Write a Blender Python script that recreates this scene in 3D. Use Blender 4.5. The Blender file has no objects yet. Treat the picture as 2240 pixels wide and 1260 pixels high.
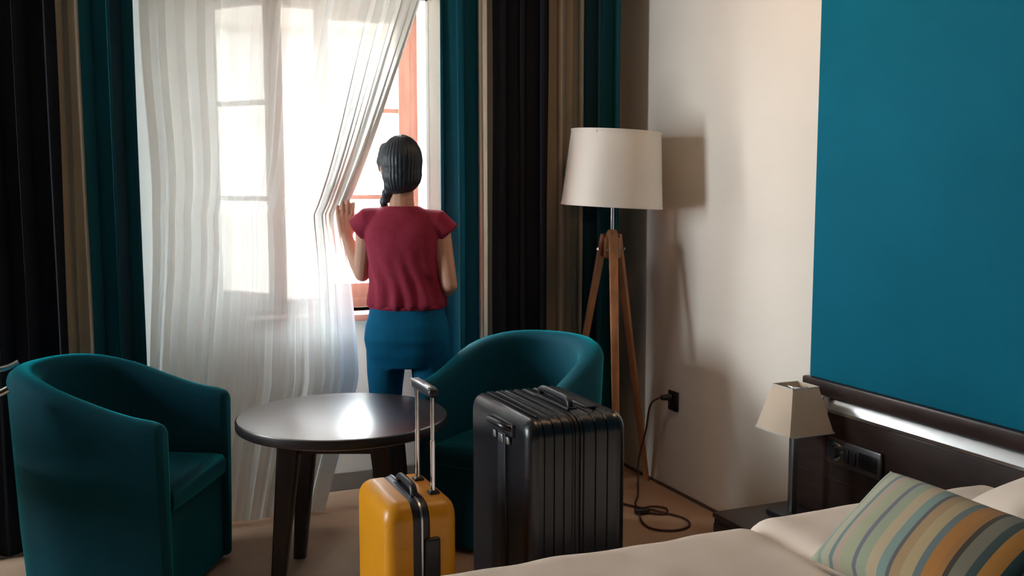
import bpy, bmesh, math, random
from mathutils import Vector, Matrix, noise
random.seed(7)
PI = math.pi
S = bpy.context.scene
C = bpy.context.collection

# ------------------------------------------------------------------ camera
YAW = math.radians(23.133); PITCH = math.radians(5.968)
cd = bpy.data.cameras.new('camera'); cam = bpy.data.objects.new('camera', cd); C.objects.link(cam)
cd.sensor_width = 36.0; cd.lens = 36.0 * 2200 / 2240; cd.clip_start = 0.05; cd.clip_end = 200
cam.location = (0, 0, 1.42); cam.rotation_euler = (PI/2 - PITCH, 0, -YAW)
S.camera = cam

# ------------------------------------------------------------------ daylight and exposure
world = bpy.data.worlds.new('overcast_sky'); S.world = world; world.use_nodes = True
bg = world.node_tree.nodes['Background']
bg.inputs['Color'].default_value = (0.95, 1.0, 1.02, 1); bg.inputs['Strength'].default_value = 22.0
for nm, sx_, sy_, lc, ro in (('back_window_portal', 1.10, 1.46, (0.965, 4.80, 1.545), (-PI/2, 0, 0)), ('added_window_portal', 1.9, .80, (-2.80, 4.05, 1.40), (0, -PI/2, 0))):
    pl = bpy.data.lights.new(nm, 'AREA'); pl.shape = 'RECTANGLE'; pl.cycles.is_portal = True      # sampling guides for the sky, they emit nothing
    pl.size, pl.size_y = sx_, sy_
    po = bpy.data.objects.new(nm, pl); C.objects.link(po); po.location = lc; po.rotation_euler = ro
vs = S.view_settings
vs.view_transform = 'Standard'; vs.look = 'None'; vs.gamma = 1.0; vs.use_curve_mapping = False; vs.exposure = 0.85

# ------------------------------------------------------------------ materials
def nt(name):
    m = bpy.data.materials.new(name); m.use_nodes = True
    t = m.node_tree; b = t.nodes['Principled BSDF']
    return m, t, b
def mat(name, col, rough=0.6, metal=0.0, vary=0.0, scale=8.0, bump=0.0, bscale=200.0, sheen=0.0, coat=0.0, stretch=(1, 1, 1), spec=None):
    m, t, b = nt(name); L = t.links.new
    b.inputs['Roughness'].default_value = rough; b.inputs['Metallic'].default_value = metal
    if sheen: b.inputs['Sheen Weight'].default_value = sheen; b.inputs['Sheen Roughness'].default_value = 0.45; b.inputs['Sheen Tint'].default_value = (*[min(1, c*2+.05) for c in col], 1)
    if coat: b.inputs['Coat Weight'].default_value = coat; b.inputs['Coat Roughness'].default_value = 0.08
    if spec is not None: b.inputs['Specular IOR Level'].default_value = spec
    co = t.nodes.new('ShaderNodeTexCoord'); mp = t.nodes.new('ShaderNodeMapping'); mp.inputs['Scale'].default_value = stretch
    L(co.outputs['Object'], mp.inputs['Vector'])
    n = t.nodes.new('ShaderNodeTexNoise'); n.inputs['Scale'].default_value = scale; n.inputs['Detail'].default_value = 4
    L(mp.outputs['Vector'], n.inputs['Vector'])
    r = t.nodes.new('ShaderNodeValToRGB')
    lo = [c * (1 - vary) for c in col]; hi = [min(1, c * (1 + vary)) for c in col]
    r.color_ramp.elements[0].position = .3; r.color_ramp.elements[1].position = .7
    r.color_ramp.elements[0].color = (*lo, 1); r.color_ramp.elements[1].color = (*hi, 1)
    L(n.outputs['Fac'], r.inputs['Fac']); L(r.outputs['Color'], b.inputs['Base Color'])
    if bump:
        n2 = t.nodes.new('ShaderNodeTexNoise'); n2.inputs['Scale'].default_value = bscale; n2.inputs['Detail'].default_value = 3
        L(mp.outputs['Vector'], n2.inputs['Vector'])
        bu = t.nodes.new('ShaderNodeBump'); bu.inputs['Strength'].default_value = bump; bu.inputs['Distance'].default_value = .003
        L(n2.outputs['Fac'], bu.inputs['Height']); L(bu.outputs['Normal'], b.inputs['Normal'])
    return m
def stripe_mat(name, stops, rough=.8, sheen=.2, transl=0.0, const=True):
    """stripes of cloth along the u coordinate: stops = [(u, colour)]"""
    m, t, b = nt(name); L = t.links.new
    b.inputs['Roughness'].default_value = rough; b.inputs['Sheen Weight'].default_value = sheen
    uv = t.nodes.new('ShaderNodeUVMap'); sx = t.nodes.new('ShaderNodeSeparateXYZ'); L(uv.outputs['UV'], sx.inputs['Vector'])
    r = t.nodes.new('ShaderNodeValToRGB'); cr = r.color_ramp; cr.interpolation = 'CONSTANT' if const else 'LINEAR'
    while len(cr.elements) < len(stops): cr.elements.new(0.5)
    for e, (u, c) in zip(cr.elements, stops): e.position = u; e.color = (*c, 1)
    L(sx.outputs['X'], r.inputs['Fac'])
    n = t.nodes.new('ShaderNodeTexNoise'); n.inputs['Scale'].default_value = 260
    co = t.nodes.new('ShaderNodeTexCoord'); L(co.outputs['Object'], n.inputs['Vector'])
    mx = t.nodes.new('ShaderNodeMixRGB'); mx.blend_type = 'MULTIPLY'; mx.inputs['Fac'].default_value = .35
    L(r.outputs['Color'], mx.inputs['Color1']); L(n.outputs['Color'], mx.inputs['Color2'])
    mg = t.nodes.new('ShaderNodeMixRGB'); mg.blend_type = 'MIX'; mg.inputs['Fac'].default_value = .25
    L(r.outputs['Color'], mg.inputs['Color1']); L(mx.outputs['Color'], mg.inputs['Color2'])
    L(mg.outputs['Color'], b.inputs['Base Color'])
    bu = t.nodes.new('ShaderNodeBump'); bu.inputs['Strength'].default_value = .15; bu.inputs['Distance'].default_value = .002
    L(n.outputs['Fac'], bu.inputs['Height']); L(bu.outputs['Normal'], b.inputs['Normal'])
    if transl:
        tr = t.nodes.new('ShaderNodeBsdfTranslucent'); L(mg.outputs['Color'], tr.inputs['Color'])
        ms = t.nodes.new('ShaderNodeMixShader'); ms.inputs['Fac'].default_value = transl
        L(b.outputs['BSDF'], ms.inputs[1]); L(tr.outputs['BSDF'], ms.inputs[2])
        L(ms.outputs['Shader'], t.nodes['Material Output'].inputs['Surface'])
    return m
def cloth_mat(name, col, transl=.3, transp=0.0, rough=.9, weave=0.0):
    """thin cloth: part of the light goes through scattered, part straight through the weave"""
    m, t, b = nt(name); L = t.links.new
    b.inputs['Base Color'].default_value = (*col, 1); b.inputs['Roughness'].default_value = rough; b.inputs['Specular IOR Level'].default_value = .1
    co = t.nodes.new('ShaderNodeTexCoord'); n = t.nodes.new('ShaderNodeTexNoise'); n.inputs['Scale'].default_value = 90
    L(co.outputs['Object'], n.inputs['Vector'])
    bu = t.nodes.new('ShaderNodeBump'); bu.inputs['Strength'].default_value = .08; bu.inputs['Distance'].default_value = .001
    L(n.outputs['Fac'], bu.inputs['Height']); L(bu.outputs['Normal'], b.inputs['Normal'])
    tr = t.nodes.new('ShaderNodeBsdfTranslucent'); tr.inputs['Color'].default_value = (*col, 1)
    ms = t.nodes.new('ShaderNodeMixShader'); ms.inputs['Fac'].default_value = transl
    L(b.outputs['BSDF'], ms.inputs[1]); L(tr.outputs['BSDF'], ms.inputs[2])
    out = ms
    if transp:
        tp = t.nodes.new('ShaderNodeBsdfTransparent'); m2 = t.nodes.new('ShaderNodeMixShader')
        if weave:
            mp = t.nodes.new('ShaderNodeMapping'); mp.inputs['Scale'].default_value = (120, 120, 1.5)
            L(co.outputs['Object'], mp.inputs['Vector'])
            nn = t.nodes.new('ShaderNodeTexNoise'); nn.inputs['Scale'].default_value = 1.0; L(mp.outputs['Vector'], nn.inputs['Vector'])
            mr = t.nodes.new('ShaderNodeMapRange'); mr.inputs['To Min'].default_value = transp - weave; mr.inputs['To Max'].default_value = transp + weave
            L(nn.outputs['Fac'], mr.inputs['Value']); L(mr.outputs['Result'], m2.inputs['Fac'])
        else: m2.inputs['Fac'].default_value = transp
        L(ms.outputs['Shader'], m2.inputs[1]); L(tp.outputs['BSDF'], m2.inputs[2]); out = m2
    L(out.outputs['Shader'], t.nodes['Material Output'].inputs['Surface'])
    return m
def glass_mat(name):
    m, t, b = nt(name); L = t.links.new
    tp = t.nodes.new('ShaderNodeBsdfTransparent'); tp.inputs['Color'].default_value = (.95, .97, .97, 1)
    gl = t.nodes.new('ShaderNodeBsdfGlossy'); gl.inputs['Roughness'].default_value = .02
    ms = t.nodes.new('ShaderNodeMixShader'); ms.inputs['Fac'].default_value = .035
    L(tp.outputs['BSDF'], ms.inputs[1]); L(gl.outputs['BSDF'], ms.inputs[2]); L(ms.outputs['Shader'], t.nodes['Material Output'].inputs['Surface'])
    return m
def emit_mat(name, col, s):
    m, t, b = nt(name); b.inputs['Base Color'].default_value = (*col, 1)
    b.inputs['Emission Color'].default_value = (*col, 1); b.inputs['Emission Strength'].default_value = s
    return m

M = {}
M['wall'] = mat('cream_plaster', (.80, .74, .67), .85, vary=.02, scale=3, bump=.05, bscale=120)
M['wall_dark'] = mat('dark_unseen_wall', (.05, .05, .06), .85, vary=.04, scale=3, bump=.05)  # for the unseen walls, kept dark to cut bounce light
M['ceiling'] = mat('grey_ceiling', (.36, .35, .33), .9, vary=.02, scale=2)  # unseen ceiling, darkened from white so it bounces less light
M['floor'] = mat('tan_carpet', (.42, .27, .18), .9, vary=.16, scale=2.2, bump=.3, bscale=300)
M['base_grey'] = mat('grey_skirting', (.24, .21, .19), .6, vary=.05)
M['base_dark'] = mat('dark_skirting', (.10, .075, .06), .6, vary=.05)
M['frame_wood'] = mat('red_brown_window_wood', (.34, .155, .115), .45, vary=.12, scale=6, stretch=(8, 8, 1), bump=.05, bscale=60)
M['reveal'] = mat('white_reveal', (.85, .83, .79), .7, vary=.02)
M['glass'] = glass_mat('window_glass')
M['facade'] = mat('pale_pink_render', (.80, .73, .68), .9, vary=.03, scale=2)
M['facade_trim'] = mat('pale_stone', (.66, .58, .50), .9, vary=.04)
M['facade_glass'] = mat('far_pane', (.50, .48, .46), .3, vary=.05)
M['sheer'] = cloth_mat('white_sheer', (.90, .94, .94), .075, .020, weave=.006)
M['teal_panel'] = mat('teal_padded_cloth', (.001, .135, .215), .8, vary=.05, scale=3, bump=.08, bscale=400, spec=.12)
M['chair'] = mat('teal_upholstery', (.001, .054, .082), .8, vary=.06, scale=10, bump=.12, bscale=500, sheen=1.0, spec=.15)
M['chair'].node_tree.nodes['Principled BSDF'].inputs['Sheen Tint'].default_value = (.0, .62, .70, 1)
M['chair'].node_tree.nodes['Principled BSDF'].inputs['Sheen Roughness'].default_value = .3
M['dark_wood'] = mat('dark_brown_wood', (.035, .021, .019), .33, vary=.25, scale=5, stretch=(3, 3, 14), bump=.03, bscale=60)
M['table_wood'] = mat('polished_mahogany', (.060, .024, .018), .26, vary=.3, scale=4, stretch=(2, 14, 2), coat=1.0)
_b = M['table_wood'].node_tree.nodes['Principled BSDF']; _b.inputs['Coat IOR'].default_value = 3.0; _b.inputs['Coat Roughness'].default_value = .3
M['table_leg'] = mat('espresso_wood', (.020, .016, .019), .45, vary=.2, scale=5, stretch=(6, 6, 1))
M['lamp_wood'] = mat('honey_wood', (.40, .175, .075), .45, vary=.2, scale=6, stretch=(8, 8, 1))
M['shade'] = cloth_mat('white_shade_cloth', (.90, .86, .81), .30)
M['shade2'] = cloth_mat('cream_shade_cloth', (.90, .77, .63), .30)
M['chrome'] = mat('chrome', (.80, .80, .82), .16, 1.0)
M['steel'] = mat('brushed_steel', (.62, .64, .66), .32, 1.0, vary=.05)
M['dark_steel'] = mat('smoked_steel', (.22, .22, .23), .35, 1.0, vary=.05)
M['black_plastic'] = mat('black_plastic', (.016, .016, .023), .42, vary=.1)
M['black_gloss'] = mat('black_gloss_shell', (.007, .008, .013), .30, vary=.1, scale=4, bump=.015, bscale=30, spec=.7)
M['black_rubber'] = mat('black_rubber', (.012, .012, .013), .7)
M['yellow'] = mat('yellow_shell', (.74, .30, .006), .36, vary=.05, scale=6, bump=.03, bscale=250)
M['bed_white'] = mat('cream_bed_linen', (.92, .79, .69), .9, vary=.03, scale=5, bump=.15, bscale=60)
M['skin'] = mat('skin', (.56, .29, .20), .55, vary=.06, scale=9)
M['hair'] = mat('dark_hair', (.016, .022, .030), .45, vary=.3, scale=30, stretch=(5, 5, 1), bump=.2, bscale=120, sheen=.1)
M['shirt'] = mat('crimson_jersey', (.27, .010, .040), .85, vary=.12, scale=60, bump=.2, bscale=240, sheen=.2)
M['trousers'] = mat('petrol_blue_cotton', (.001, .11, .23), .8, vary=.1, scale=14, bump=.2, bscale=220, spec=.15)
M['shoe'] = mat('dark_shoe', (.02, .02, .025), .5)
M['leather'] = mat('black_leather', (.012, .012, .014), .5, bump=.2, bscale=160)
M['eye'] = mat('eye_white', (.8, .8, .78), .2)
M['cord'] = mat('brown_cord', (.07, .025, .022), .5)
M['lamp_on'] = emit_mat('warm_diffuser', (1.0, .60, .32), 10.0)

# ------------------------------------------------------------------ mesh helpers
def obj(name, bm, m, parent=None, smooth=True, angle=40):
    me = bpy.data.meshes.new(name); bmesh.ops.recalc_face_normals(bm, faces=bm.faces[:]); bm.to_mesh(me); bm.free()
    me.materials.append(m)
    o = bpy.data.objects.new(name, me); C.objects.link(o)
    if smooth:
        me.shade_smooth(); me.set_sharp_from_angle(angle=math.radians(angle))
    if parent: o.parent = parent
    return o
def tag(o, label, cat, group=None, kind=None):
    o['label'] = label; o['category'] = cat
    if group: o['group'] = group
    if kind: o['kind'] = kind
    return o
def thing(name, label, cat, loc=(0, 0, 0), rz=0, group=None):
    o = bpy.data.objects.new(name, None); C.objects.link(o); o.location = loc; o.rotation_euler = (0, 0, rz)
    o.empty_display_size = .1
    return tag(o, label, cat, group)
def struct(name, bm, m, parent=None, smooth=False, label=None, cat=None):
    o = obj(name, bm, m, parent, smooth)
    if not parent:
        o['kind'] = 'structure'
        if label: o['label'] = label
        if cat: o['category'] = cat
    return o
def box(bm, lo, hi, bev=0, seg=2, mtx=None):
    r = bmesh.ops.create_cube(bm, size=1.0); vs_ = r['verts']
    for v in vs_:
        v.co = Vector([lo[i] + (v.co[i] + .5) * (hi[i] - lo[i]) for i in range(3)])
    if mtx: bmesh.ops.transform(bm, matrix=mtx, verts=vs_)
    if bev:
        es = list({e for v in vs_ for e in v.link_edges})
        bmesh.ops.bevel(bm, geom=es, offset=bev, segments=seg, profile=.5, affect='EDGES', clamp_overlap=True)
def bx(lo, hi, bev=0, seg=2, mtx=None):
    bm = bmesh.new(); box(bm, lo, hi, bev, seg, mtx); return bm
def frame_of(d):
    d = d.normalized(); up = Vector((0, 0, 1)) if abs(d.z) < .95 else Vector((0, 1, 0))
    x = up.cross(d).normalized(); return x, d.cross(x).normalized()
def loft(bm, rings, closed=True, cap=True):
    R = [[bm.verts.new(p) for p in r] for r in rings]
    n = len(rings[0])
    for a, b in zip(R[:-1], R[1:]):
        for i in range(n if closed else n - 1):
            j = (i + 1) % n; bm.faces.new((a[i], a[j], b[j], b[i]))
    if cap and closed:
        bm.faces.new(list(reversed(R[0]))); bm.faces.new(R[-1])
    return R
def tube(bm, pts, rad, n=10, cap=True):
    pts = [Vector(p) for p in pts]; N = len(pts)
    rads = rad if isinstance(rad, (list, tuple)) else [rad] * N
    rings = []; x = None
    for i, p in enumerate(pts):
        d = (pts[min(i + 1, N - 1)] - pts[max(i - 1, 0)]).normalized()
        if x is None: x, y = frame_of(d)
        else:
            x = (x - d * x.dot(d)).normalized(); y = d.cross(x)
        rings.append([p + (x * math.cos(2*PI*k/n) + y * math.sin(2*PI*k/n)) * rads[i] for k in range(n)])
    loft(bm, rings, True, cap)
def smooth_path(pts, per=8):
    pts = [Vector(p) for p in pts]; out = []
    P = [pts[0]] + pts + [pts[-1]]
    for i in range(1, len(P) - 2):
        a, b, c, d = P[i-1], P[i], P[i+1], P[i+2]
        for k in range(per):
            t = k / per
            out.append(.5 * ((2*b) + (c - a)*t + (2*a - 5*b + 4*c - d)*t*t + (3*b - a - 3*c + d)*t**3))
    out.append(pts[-1]); return out
def lathe(bm, prof, n=32, c=(0, 0, 0), cap=True):
    rings = [[Vector((c[0] + r*math.cos(2*PI*k/n), c[1] + r*math.sin(2*PI*k/n), c[2] + z)) for k in range(n)] for r, z in prof]
    loft(bm, rings, True, cap)
def rrect(cx, cy, w, h, r, seg=5):
    """rounded rectangle outline in 2D"""
    r = max(1e-4, min(r, w/2 - 1e-4, h/2 - 1e-4)); out = []
    for qx, qy, a0 in ((1, 1, 0), (-1, 1, PI/2), (-1, -1, PI), (1, -1, 3*PI/2)):
        ox = cx + qx*(w/2 - r); oy = cy + qy*(h/2 - r)
        for k in range(seg + 1):
            a = a0 + PI/2 * k / seg; out.append((ox + r*math.cos(a), oy + r*math.sin(a)))
    return out
def ellipsoid(bm, c, r, mtx=None, u=16, v=10):
    q = bmesh.ops.create_uvsphere(bm, u_segments=u, v_segments=v, radius=1.0)['verts']
    for w in q: w.co = Vector((w.co.x*r[0], w.co.y*r[1], w.co.z*r[2]))
    if mtx: bmesh.ops.transform(bm, matrix=mtx, verts=q)
    for w in q: w.co += Vector(c)
def capsule(bm, p0, p1, r0, r1, n=12):
    p0 = Vector(p0); p1 = Vector(p1); d = (p1 - p0).normalized(); x, y = frame_of(d); rings = []
    for k in range(1, 5):
        a = PI/2 * k/4; rings.append((p0 - d*r0*math.cos(a), r0*math.sin(a)))
    for k in range(0, 4):
        a = PI/2 * k/4; rings.append((p1 + d*r1*math.sin(a), r1*math.cos(a)))
    loft(bm, [[c + (x*math.cos(2*PI*k/n) + y*math.sin(2*PI*k/n))*r for k in range(n)] for c, r in rings])
def chain(bm, pts, rads, n=12):
    for i in range(len(pts) - 1): capsule(bm, pts[i], pts[i+1], rads[i], rads[i+1], n)
def remeshed(bm, voxel, iters=4, factor=.5):
    """one continuous skin around overlapping volumes, as a new mesh"""
    me = bpy.data.meshes.new('tmp'); bmesh.ops.recalc_face_normals(bm, faces=bm.faces[:]); bm.to_mesh(me); bm.free()
    o = bpy.data.objects.new('tmp', me); C.objects.link(o)
    md = o.modifiers.new('r', 'REMESH'); md.mode = 'VOXEL'; md.voxel_size = voxel; md.use_smooth_shade = True
    sm = o.modifiers.new('s', 'SMOOTH'); sm.iterations = iters; sm.factor = factor
    bpy.context.view_layer.update()
    dg = bpy.context.evaluated_depsgraph_get()
    out = bpy.data.meshes.new_from_object(o.evaluated_get(dg))
    bpy.data.objects.remove(o); bpy.data.meshes.remove(me)
    return out
def mobj(name, me, m, parent=None):
    me.name = name; me.materials.clear(); me.materials.append(m); me.shade_smooth()
    o = bpy.data.objects.new(name, me); C.objects.link(o)
    if parent: o.parent = parent
    return o

# ------------------------------------------------------------------ room shell
XL, XR, YF, YB, ZC = -2.6, 2.47, -2.2, 4.50, 2.75
WX0, WX1, WZ0, WZ1 = 0.45, 1.50, 0.835, 2.26      # window opening
struct('floor', bx((XL - .1, YF - .1, -.1), (XR + .1, YB + .4, 0)), M['floor'])
struct('ceiling', bx((XL - .1, YF - .1, ZC), (XR + .1, YB + .4, ZC + .1)), M['ceiling'])
bm = bmesh.new()
box(bm, (XL - .1, YB, 0), (WX0, YB + .36, ZC)); box(bm, (WX1, YB, 0), (XR + .1, YB + .36, ZC))
box(bm, (WX0, YB, 0), (WX1, YB + .36, WZ0)); box(bm, (WX0, YB, WZ1), (WX1, YB + .36, ZC))
struct('wall_back', bm, M['wall'])
struct('wall_right', bx((XR, YF, 0), (XR + .1, YB, ZC)), M['wall'])
VY0, VY1, VZ0, VZ1 = 3.65, 4.45, .45, 2.35            # assumed side window, out of view, added to light the right wall
bm = bmesh.new()
box(bm, (XL - .3, YF, 0), (XL, VY0, ZC)); box(bm, (XL - .3, VY1, 0), (XL, YB, ZC)); box(bm, (XL - .3, VY0, 0), (XL, VY1, VZ0)); box(bm, (XL - .3, VY0, VZ1), (XL, VY1, ZC))
struct('wall_left', bm, M['wall_dark'])
struct('wall_front', bx((XL, YF - .1, 0), (XR, YF, ZC)), M['wall_dark'])
struct('baseboard_back', bx((XL, YB - .014, 0), (XR - .02, YB, .085), .003), M['base_grey'])
struct('baseboard_right', bx((XR - .006, 3.0, 0), (XR, YB - .02, .014)), M['base_dark'])

# window: fixed frame, a closed casement and one swung inwards
win = bpy.data.objects.new('window_1', None); C.objects.link(win)
win['kind'] = 'structure'; win['label'] = 'red-brown wooden casement window with one sash swung into the room'
bm = bmesh.new(); FY = 4.63
for lo, hi in (((WX0, FY, WZ0), (WX0 + .05, FY + .07, WZ1)), ((WX1 - .05, FY, WZ0), (WX1, FY + .07, WZ1)),
               ((WX0 + .05, FY, WZ1 - .05), (WX1 - .05, FY + .07, WZ1)), ((WX0 + .05, FY, WZ0), (WX1 - .05, FY + .07, WZ0 + .05))):
    box(bm, lo, hi, .004)
obj('window_frame', bm, M['frame_wood'], win)
def sash(parent, w, h):
    """local: hinge at x=0, opens along +x; y 0..0.045"""
    s = bpy.data.objects.new('window_sash', None); C.objects.link(s); s.parent = parent
    bm = bmesh.new(); st = .064
    for lo, hi in (((0, 0, 0), (st, .045, h)), ((w - st, 0, 0), (w, .045, h)), ((st, 0, h - st), (w - st, .045, h)), ((st, 0, 0), (w - st, .045, .07))):
        box(bm, lo, hi, .005)
    obj('sash_frame', bm, M['frame_wood'], s)
    ph = (h - st - .07)
    for k in (1, 2):
        z = .07 + ph * k / 3
        obj('muntin', bx((st - .004, .008, z - .011), (w - st + .004, .037, z + .011), .003), M['frame_wood'], s)
    for k in range(3):
        z0 = .07 + ph * k / 3 + .012; z1 = .07 + ph * (k + 1) / 3 - .012
        obj('pane', bx((st, .021, z0), (w - st, .025, z1)), M['glass'], s)
    obj('sash_handle', bx((w - .035, -.03, h*.47), (w - .02, 0, h*.47 + .012), .003), M['steel'], s)
    return s
SH = WZ1 - WZ0 - .08
a = sash(win, .445, SH); a.location = (WX0 + .045, FY - .01, WZ0 + .045); a.rotation_euler = (0, 0, -math.radians(54))
b = sash(win, .455, SH); b.location = (WX1 - .04, FY + .045, WZ0 + .045); b.rotation_euler = (0, 0, PI)
for o in b.children:
    if o.name.startswith('sash_handle'): o.location.y = .075
bm = bmesh.new(); box(bm, (WX0 - .04, YB - .13, WZ0 - .03), (WX1 + .04, FY, WZ0), .005)
obj('window_sill', bm, M['frame_wood'], win)
bm = bmesh.new()
box(bm, (WX0 - .001, YB - .002, WZ0), (WX0 + .012, FY, WZ1)); box(bm, (WX1 - .012, YB - .002, WZ0), (WX1 + .001, FY, WZ1)); box(bm, (WX0, YB - .002, WZ1 - .012), (WX1, FY, WZ1 + .001))
obj('reveal', bm, M['reveal'], win, smooth=False)

w2 = bpy.data.objects.new('added_side_window', None); C.objects.link(w2); w2['kind'] = 'structure'; w2['label'] = 'narrow wooden window added out of view in the side wall'
bm = bmesh.new()
for a_, b_, c_, d_ in ((VY0, VY0 + .06, VZ0, VZ1), (VY1 - .06, VY1, VZ0, VZ1), (VY0 + .06, VY1 - .06, VZ0, VZ0 + .06), (VY0 + .06, VY1 - .06, VZ1 - .06, VZ1)):
    box(bm, (XL - .20, a_, c_), (XL - .13, b_, d_))
obj('window_frame', bm, M['frame_wood'], w2, False)
obj('pane', bx((XL - .167, VY0 + .06, VZ0 + .06), (XL - .163, VY1 - .06, VZ1 - .06)), M['glass'], w2, False)

# across the street
t = thing('apartment_building', 'pale pink rendered building seen across the street through the window', 'building', (1.5, 15, -6))
obj('facade', bx((-14, 0, 0), (16, 1.2, 10.2)), M['facade'], t, False)
obj('cornice', bx((-14, -.35, 9.6), (16, 0, 10.0), .08), M['facade_trim'], t)
for i in range(-4, 6):
    for z in (2.0, 5.4):
        w = obj('window', bx((i*2.4 - .5, -.06, z), (i*2.4 + .5, .02, z + 1.7), .02), M['facade_trim'], t)
        obj('pane', bx((i*2.4 - .4, -.08, z + .1), (i*2.4 + .4, -.05, z + 1.6)), M['facade_glass'], w, False)
bm = bx((-30, 4.95, -6.3), (30, 40, -6.0)); g = struct('street_ground', bm, M['facade_trim'])

# ------------------------------------------------------------------ headboard wall
t = thing('wall_panel', 'tall teal padded panel covering the wall above the headboard', 'wall panel', (XR - .002, 0, .712))
obj('padded_board', bx((-.02, -1.2, 0), (0, 2.935, ZC - .712 - .002), .006), M['teal_panel'], t)
t = thing('headboard', 'dark brown wooden headboard with a bright metal strip under its top ledge', 'headboard', (XR - .002, 0, 0))
obj('panel', bx((-.030, -1.2, 0), (0, 2.99, .60), .003), M['dark_wood'], t)
obj('top_ledge', bx((-.034, -1.2, .655), (0, 2.96, .712), .008), M['dark_wood'], t)
bm = bmesh.new(); pr = [(-.030, .600), (-.040, .606), (-.042, .617), (-.030, .642), (-.018, .655), (0, .655), (0, .600)]
loft(bm, [[Vector((x, y, z)) for x, z in pr] for y in (-1.2, 2.80)])
obj('metal_strip', bm, M['steel'], t, angle=30)
obj('strip_cap', bx((-.044, 2.80, .598), (0, 2.835, .657), .006), M['chrome'], t)
for z in (.20, .36):
    obj('groove_bead', bx((-.034, -1.2, z), (-.028, 2.97, z + .007), .002), M['dark_wood'], t)

bm = bmesh.new()
t = thing('control_panel', 'grey metal switch panel with a round knob set on the headboard', 'control panel', (XR - .0325, 0, 0))
obj('plate', bx((-.016, 2.535, .425), (0, 2.80, .52), .006), M['dark_steel'], t)
bm = bmesh.new(); tube(bm, [(-.016, 2.755, .474), (-.034, 2.755, .474)], [.026, .022], 24); k = obj('knob', bm, M['black_plastic'], t)
bm = bmesh.new(); tube(bm, [(-.0155, 2.755, .474), (-.019, 2.755, .474)], [.034, .034], 28); obj('dial_ring', bm, M['chrome'], t)
for y in (2.66, 2.695):
    obj('button', bx((-.022, y - .011, .445), (-.016, y + .011, .495), .003), M['black_plastic'], t)
obj('display', bx((-.019, 2.55, .445), (-.016, 2.635, .50), .001), M['black_gloss'], t)

t = thing('bedside_shelf', 'low dark wooden bedside box under the small lamp', 'nightstand', (2.26, 2.70, 0))
obj('body', bx((-.18, -.28, .02), (.173, .29, .205), .004), M['dark_wood'], t)
obj('plinth', bx((-.16, -.26, 0), (.172, .27, .02)), M['black_plastic'], t)
obj('top', bx((-.185, -.285, .205), (.173, .295, .225), .004), M['dark_wood'], t)
d = obj('drawer', bx((-.190, -.27, .04), (-.18, .28, .19), .003), M['dark_wood'], t)
obj('handle', bx((-.205, -.06, .155), (-.190, .06, .165), .003), M['steel'], d)

# small square table lamp
t = thing('table_lamp', 'small lamp with a cream square tapered shade on the bedside box', 'lamp', (2.313, 2.845, .225))
obj('base', bx((-.065, -.065, 0), (.065, .065, .016), .004), M['black_plastic'], t)
obj('stem', bx((-.012, -.012, .016), (.012, .012, .47), .002), M['steel'], t)
sh = bmesh.new()
def sq(r, z, tk=0): return [Vector((sx*(r - tk), sy*(r - tk), z)) for sx, sy in ((-1, -1), (1, -1), (1, 1), (-1, 1))]
loft(sh, [sq(.096, .315), sq(.056, .478), sq(.056, .478, .003), sq(.096, .315, .003), sq(.096, .315)], True, False)
sho = obj('lamp_shade', sh, M['shade2'], t, False)
for z, r in ((.315, .0968), (.474, .0568)):
    bm = bmesh.new()
    for (x0, y0), (x1, y1) in (((-r, -r), (r, -r)), ((r, -r), (r, r)), ((r, r), (-r, r)), ((-r, r), (-r, -r))):
        box(bm, (min(x0, x1) - .001, min(y0, y1) - .001, z), (max(x0, x1) + .001, max(y0, y1) + .001, z + .006))
    obj('shade_trim', bm, M['shade'], sho, False)
bm = bmesh.new(); lathe(bm, [(.004, .36), (.016, .372), (.026, .40), (.022, .425), (.010, .44)], 20); obj('bulb', bm, M['shade'], t)
bm = bmesh.new()
for a_ in (0, PI/2): tube(bm, [(-.056*math.cos(a_), -.056*math.sin(a_), .468), (.056*math.cos(a_), .056*math.sin(a_), .468)], .0018, 6)
obj('shade_spider', bm, M['steel'], t)

# ------------------------------------------------------------------ bed
t = thing('bed', 'double bed with dark wooden base and pale mattress standing against the headboard', 'bed', (1.42, 1.12, 0))
obj('bed_base', bx((-1.0, -.98, .06), (1.0, .95, .26), .015), M['dark_wood'], t)
obj('mattress', bx((-1.0, -.97, .26), (.995, .955, .475), .05, 4), M['bed_white'], t)
for sx in (-.9, .9):
    for sy in (-.88, .85):
        obj('leg', bx((sx - .03, sy - .03, 0), (sx + .03, sy + .03, .06), .004), M['dark_wood'], t)
# duvet: soft sheet with rounded edge and a deep crease where it is turned
bm = bmesh.new(); NX, NY = 110, 110; X0, X1, Y0, Y1 = .37, 2.36, .10, 2.115
grid = []
for j in range(NY + 1):
    row = []
    for i in range(NX + 1):
        u, v = i / NX, j / NY
        x = X0 + (X1 - X0) * u; y = Y0 + (Y1 - Y0) * v
        ex = min(x - X0, 9); ey = min(y - Y0, Y1 - y); e = min(ex, ey); R = .075
        z = .528 + .010 * noise.noise(Vector((x*3.1, y*3.3, .4))) + .006 * noise.noise(Vector((x*9, y*8, 3)))
        z -= .035 * math.exp(-((x - 1.535 - .03*math.sin(y*4)) / .022)**2) * (.35 + .65 * v**3)
        z += .012 * max(0, min(1, (x - 1.535)/.04))
        if e < R: z -= R - math.sqrt(max(0, R*R - (R - e)**2))
        row.append(bm.verts.new((x, y, z)))
    grid.append(row)
for j in range(NY):
    for i in range(NX): bm.faces.new((grid[j][i], grid[j][i+1], grid[j+1][i+1], grid[j+1][i]))
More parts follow.
